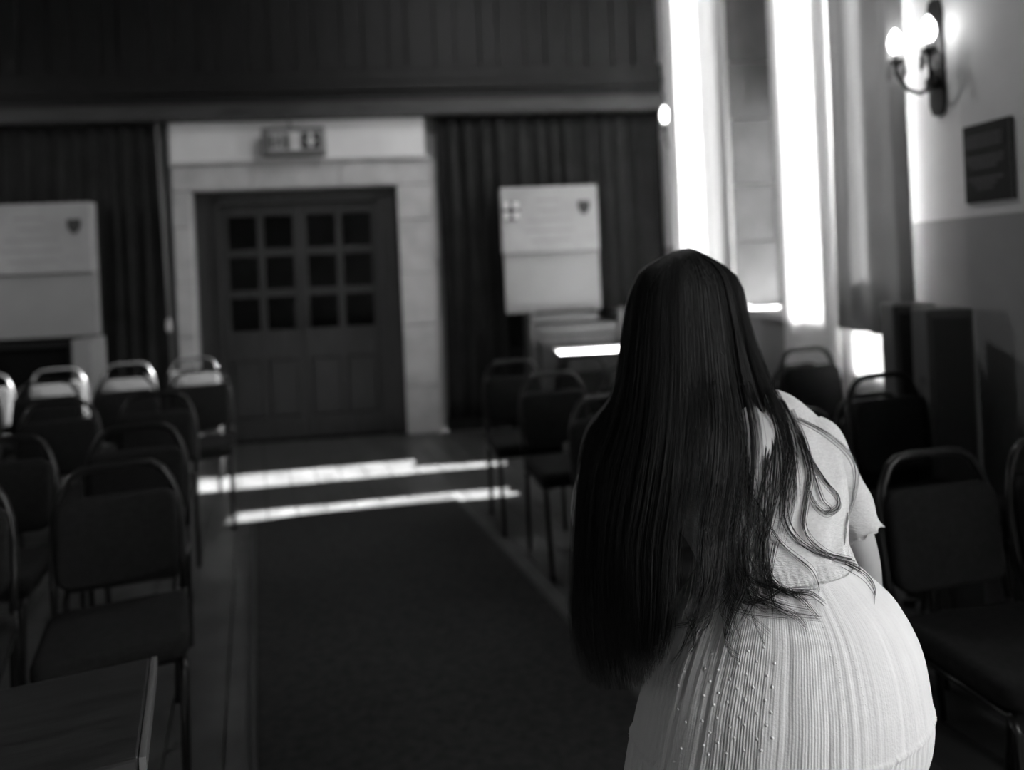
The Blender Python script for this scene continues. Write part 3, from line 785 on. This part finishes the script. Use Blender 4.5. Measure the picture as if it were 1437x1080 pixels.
for s in (-1, 1):
    h = bvx(P(1090, 960, 1.17) + R0 * (s * .075), .080, pel); kn = bvx(Vector((WB.x, WB.y, .45)) + R0 * (s * .085) + FW * .03, .052, h)
    cf = bvx(Vector((WB.x, WB.y, .30)) + R0 * (s * .085), .048, kn); an = bvx(Vector((WB.x, WB.y, .085)) + R0 * (s * .085) - FW * .02, .034, cf)
    bvx(Vector((WB.x, WB.y, .05)) + R0 * (s * .092) + FW * .09, .032, an)
me = bpy.data.meshes.new('body'); me.from_pydata(body_v, body_e, []); me.materials.append(M['skin'])
bo = bpy.data.objects.new('body', me); COL.objects.link(bo); bo.parent = wo
md = bo.modifiers.new('skin', 'SKIN'); md.use_smooth_shade = True
for i, sv in enumerate(me.skin_vertices[0].data):
    sv.radius = (body_r[i], body_r[i]); sv.use_root = (i == 0)
sb = bo.modifiers.new('sub', 'SUBSURF'); sb.levels = 2; sb.render_levels = 2
bpy.context.view_layer.update()
# face and ears on the head
bm = bmesh.new()
fz = FW
ball(bm, HC + fz * .100 - U0 * .012, .016, 10, (.8, 1.1, 1.5))
for s in (-1, 1):
    ball(bm, HC + fz * .082 + R0 * (s * .032) + U0 * .012, .012, 10)
    ball(bm, HC + R0 * (s * .078) - U0 * .005, .026, 10, (.4, .7, 1.2))
ball(bm, HC + fz * .094 - U0 * .052, .016, 10, (1.4, .5, .45))
wobj('face', bm, 'skin')
for s in (-1, 1):
    bm = bmesh.new(); q = Vector((WB.x, WB.y, 0)) + R0 * (s * .09) + FW * .03
    bmesh.ops.create_uvsphere(bm, u_segments=18, v_segments=10, radius=1, matrix=Matrix.Translation(q + Vector((0, 0, .038))) @ Matrix.Rotation(-YAW, 4, 'Z') @ Matrix.Diagonal((.045, .13, .05, 1)))
    for v in bm.verts: v.co.z = max(v.co.z, .0)
    bmesh.ops.translate(bm, verts=bm.verts, vec=(0, 0, .0105)); wobj('shoe', bm, 'shoe')

# ------------------------------------------------------------------ hair
# guide locks from the crown: photo x, y and depth
G = [
 [(938, 367, 1.605), (935, 362, 1.545), (903, 382, 1.52), (884, 430, 1.50), (874, 500, 1.46), (862, 560, 1.43), (826, 610, 1.40), (812, 680, 1.37), (806, 780, 1.34), (803, 880, 1.32), (818, 955, 1.31)],
 [(943, 363, 1.61), (940, 358, 1.53), (906, 384, 1.50), (892, 440, 1.46), (884, 510, 1.41), (872, 580, 1.37), (848, 650, 1.33), (838, 740, 1.30), (836, 830, 1.27), (842, 910, 1.26), (850, 968, 1.255)],
 [(948, 360, 1.615), (945, 356, 1.515), (918, 386, 1.47), (908, 445, 1.43), (903, 520, 1.37), (895, 600, 1.31), (880, 680, 1.26), (868, 770, 1.22), (868, 860, 1.19), (876, 920, 1.18), (884, 968, 1.175)],
 [(953, 357, 1.62), (950, 354, 1.505), (935, 386, 1.455), (930, 450, 1.405), (928, 530, 1.34), (922, 610, 1.27), (912, 690, 1.22), (900, 770, 1.16), (902, 850, 1.11), (905, 910, 1.09), (908, 950, 1.08)],
 [(958, 355, 1.62), (956, 352, 1.50), (955, 386, 1.445), (955, 450, 1.395), (956, 530, 1.33), (952, 610, 1.26), (946, 690, 1.20), (938, 770, 1.13), (936, 840, 1.09), (930, 900, 1.07), (922, 935, 1.06)],
 [(963, 354, 1.62), (962, 351, 1.50), (975, 386, 1.445), (980, 450, 1.395), (984, 530, 1.33), (984, 600, 1.26), (974, 680, 1.20), (966, 760, 1.12), (962, 830, 1.08), (950, 880, 1.05), (936, 925, 1.04)],
 [(968, 354, 1.62), (968, 350, 1.505), (995, 384, 1.455), (1006, 450, 1.405), (1014, 530, 1.34), (1022, 600, 1.27), (1018, 680, 1.20), (1004, 750, 1.13), (1000, 810, 1.09), (985, 860, 1.05), (968, 905, 1.03)],
 [(974, 355, 1.62), (974, 351, 1.515), (1012, 384, 1.47), (1028, 450, 1.425), (1042, 530, 1.355), (1056, 600, 1.285), (1058, 670, 1.22), (1050, 740, 1.15), (1046, 800, 1.09), (1052, 850, 1.05), (1050, 885, 1.03)],
 [(980, 357, 1.615), (979, 353, 1.53), (1026, 386, 1.50), (1044, 450, 1.455), (1066, 525, 1.385), (1090, 590, 1.315), (1100, 650, 1.265), (1098, 720, 1.21), (1086, 780, 1.13), (1088, 830, 1.08), (1110, 865, 1.04)],
 [(986, 361, 1.61), (984, 356, 1.545), (1034, 392, 1.53), (1052, 460, 1.49), (1080, 530, 1.42), (1112, 585, 1.35), (1128, 630, 1.30), (1132, 680, 1.27), (1120, 730, 1.23), (1118, 770, 1.18), (1135, 800, 1.15)],
]
def guide(u, t):
    f_ = min(max(u, 0), 1) * (len(G) - 1); i = min(int(f_), len(G) - 2); f_ -= i
    a, b = cr(G[i], t), cr(G[i + 1], t)
    return [a[k] + (b[k] - a[k]) * f_ for k in range(3)]
def on_top(px, py, dd, lift):
    s_ = surf_d(px, py, None)
    if s_ is not None: dd = min(dd, s_ - lift)
    return P(px, py, dd)
# the solid under-mass: a closed slab tapering out at the lower ends
bm = bmesh.new(); NU, NT = 60, 56; FR, BK = {}, {}
def tmax(u): return .91 if u < .34 else (.91 - (u - .34) * 3.0 if u < .46 else max(.45, .61 - (u - .46) * .5))
for i in range(NU + 1):
    u = i / NU
    tm = tmax(u) + .09 * noise.noise(Vector((u * 30, 0, 4)))
    for j in range(NT + 1):
        t = tm * j / NT
        q = guide(u, t)
        rip = .006 * noise.noise(Vector((u * 45, t * 3, 1))) + .004 * noise.noise(Vector((u * 110, t * 4, 2)))
        th = .05 * min(1, 4 * (1 - j / NT)) + .004
        p_ = on_top(q[0], q[1], q[2], .006) + FW * (.004 + rip)
        FR[i, j] = bm.verts.new(p_); BK[i, j] = bm.verts.new(p_ + FW * th)
for i in range(NU):
    for j in range(NT):
        bm.faces.new((FR[i, j], FR[i + 1, j], FR[i + 1, j + 1], FR[i, j + 1])); bm.faces.new((BK[i, j], BK[i, j + 1], BK[i + 1, j + 1], BK[i + 1, j]))
    for j in (0, NT): bm.faces.new((FR[i, j], FR[i + 1, j], BK[i + 1, j], BK[i, j]))
for j in range(NT):
    for i in (0, NU): bm.faces.new((FR[i, j], FR[i, j + 1], BK[i, j + 1], BK[i, j]))
hair = wobj('hair', bm, 'hair')
# cap over skull
bm = bmesh.new()
bmesh.ops.create_uvsphere(bm, u_segments=40, v_segments=24, radius=1, matrix=Matrix.Translation(HC + U0 * .012 - FW * .012) @ Matrix.Rotation(-YAW, 4, 'Z') @ Matrix.Diagonal((.086, .096, .108, 1)))
dl = [v for v in bm.verts if (v.co - HC).dot(FW) > .055 and (v.co - HC).z < .05]
bmesh.ops.delete(bm, geom=dl, context='VERTS')
wobj('hair_cap', bm, 'hair', par=hair)
# strands gathered in locks
bm = bmesh.new(); NS = 22
def strand(u, tm, du, jx, jd, r, curl, cph, seed):
    pts, rr = [], []
    for k in range(NS + 1):
        t = tm * k / NS
        uu = u + du * (1 - .55 * t)
        q = guide(uu, t)
        wv = (t ** 1.5) * (7 * sin(t * 7 + cph) + 10 * noise.noise(Vector((seed * 3.7, t * 3, 0))))
        cl = curl * max(0, t / tm - .72) ** 2 * 700
        x_ = q[0] + jx * (.3 + t) + wv * .6 + cl; y_ = q[1] + abs(cl) * -.25
        pts.append(on_top(x_, y_, q[2] - jd - .003, .004 + jd * .5))
        rr.append(r * (1 - .75 * (k / NS) ** 2.5))
    tube(bm, pts, rr, 3, caps=False)
for lk in range(300):
    u = rnd.random()
    if u > .72: u = .3 + rnd.random() * .7 if rnd.random() < .45 else rnd.random() * .7
    base = rnd.uniform(.90, 1.0) if u < .35 else rnd.uniform(.80, 1.0)
    if u > .8: base = rnd.uniform(.45, .85)
    cu = rnd.uniform(-.02, .05) * (.2 + u); ph = rnd.uniform(0, 6)
    if .47 < u < .60: base = rnd.uniform(.54, .66)
    elif .59 <= u < .8 and rnd.random() < .5: base = rnd.uniform(.55, .72)
    n = 15
    for s_ in range(n):
        strand(u, min(1, base + rnd.uniform(-.09, .04)), rnd.gauss(0, .012), rnd.gauss(0, 3.2), rnd.uniform(0, .008), rnd.uniform(.0004, .0008), cu + rnd.gauss(0, .006), ph + rnd.gauss(0, .25), lk + s_ * .013)
hs = wobj('hair_strands', bm, 'lock', par=hair); hs['kind'] = 'stuff'
# loose locks lying on the dress
LOCKS = [
 [(1098, 560), (1120, 602), (1138, 640), (1160, 675), (1177, 695), (1177, 712), (1160, 719), (1143, 705), (1134, 680), (1136, 650)],
 [(1105, 590), (1116, 640), (1106, 690), (1104, 725), (1120, 755), (1150, 775), (1185, 784), (1207, 792), (1204, 799)],
 [(1120, 610), (1136, 660), (1131, 700), (1127, 735), (1138, 758), (1165, 778), (1200, 786)],
 [(1075, 790), (1082, 815), (1105, 832), (1135, 833), (1158, 848)], [(1045, 780), (1046, 825), (1028, 865), (1020, 895), (1025, 914), (1037, 923)],
 [(1046, 800), (1060, 835), (1090, 850), (1118, 865), (1132, 882)], [(1040, 770), (1052, 810), (1085, 825), (1120, 838), (1148, 868)],
 [(1122, 588), (1165, 612), (1200, 648), (1201, 690), (1190, 730), (1186, 765)], [(1112, 575), (1132, 620), (1142, 660), (1154, 700), (1165, 713), (1158, 722)],
 [(965, 860), (972, 885), (974, 905), (966, 918)], [(1000, 830), (985, 860), (968, 880), (955, 912), (940, 935)], [(1010, 800), (1012, 830), (985, 865), (965, 876), (945, 880)],
 [(1085, 760), (1080, 800), (1082, 840), (1084, 862)], [(1060, 700), (1095, 760), (1140, 800), (1150, 830)], [(1190, 790), (1215, 805), (1228, 825), (1229, 838)],
 [(1000, 780), (1040, 840), (1075, 838), (1100, 825), (1145, 822)],
]
for k in range(24):
    x0 = rnd.uniform(990, 1098); y0 = rnd.uniform(535, 565); xm = 1000 + (x0 - 985) * .75 + rnd.uniform(-14, 14)
    a_ = rnd.random(); yt = rnd.uniform(790, 850)
    tip = [(xm + 8, yt), (xm + rnd.uniform(18, 40), yt + 22), (xm + rnd.uniform(50, 95), yt + rnd.uniform(22, 52))] if a_ < .55 else [(xm - 6, yt), (xm - rnd.uniform(5, 22), yt + 35), (xm - rnd.uniform(-12, 40), yt + rnd.uniform(55, 95))]
    LOCKS.append([(x0, y0), (x0 + rnd.uniform(-2, 10), y0 + 70), (xm + rnd.uniform(-8, 14), 715), (xm, 770)] + tip)
bm = bmesh.new()
for lk, pts in enumerate(LOCKS):
    for s_ in range(10 if lk < 7 else 6):
        a, b, ph = rnd.gauss(0, 3.2), rnd.gauss(0, 3.0), rnd.uniform(0, 6)
        out, rr = [], []
        for k in range(29):
            t = k / 28; q = cr(pts, t)
            px, py = q[0] + a * (1.2 - t) + 1.2 * sin(t * 6 + ph), q[1] + b * (.6 + .5 * t)
            out.append(P(px, py, surf_d(px, py, 1.30) - .003 - .0006 * s_)); rr.append(.00045 * (1 - .7 * t ** 2))
        tube(bm, out, rr, 4, caps=False)
o = wobj('loose_locks', bm, 'lock', par=hair)
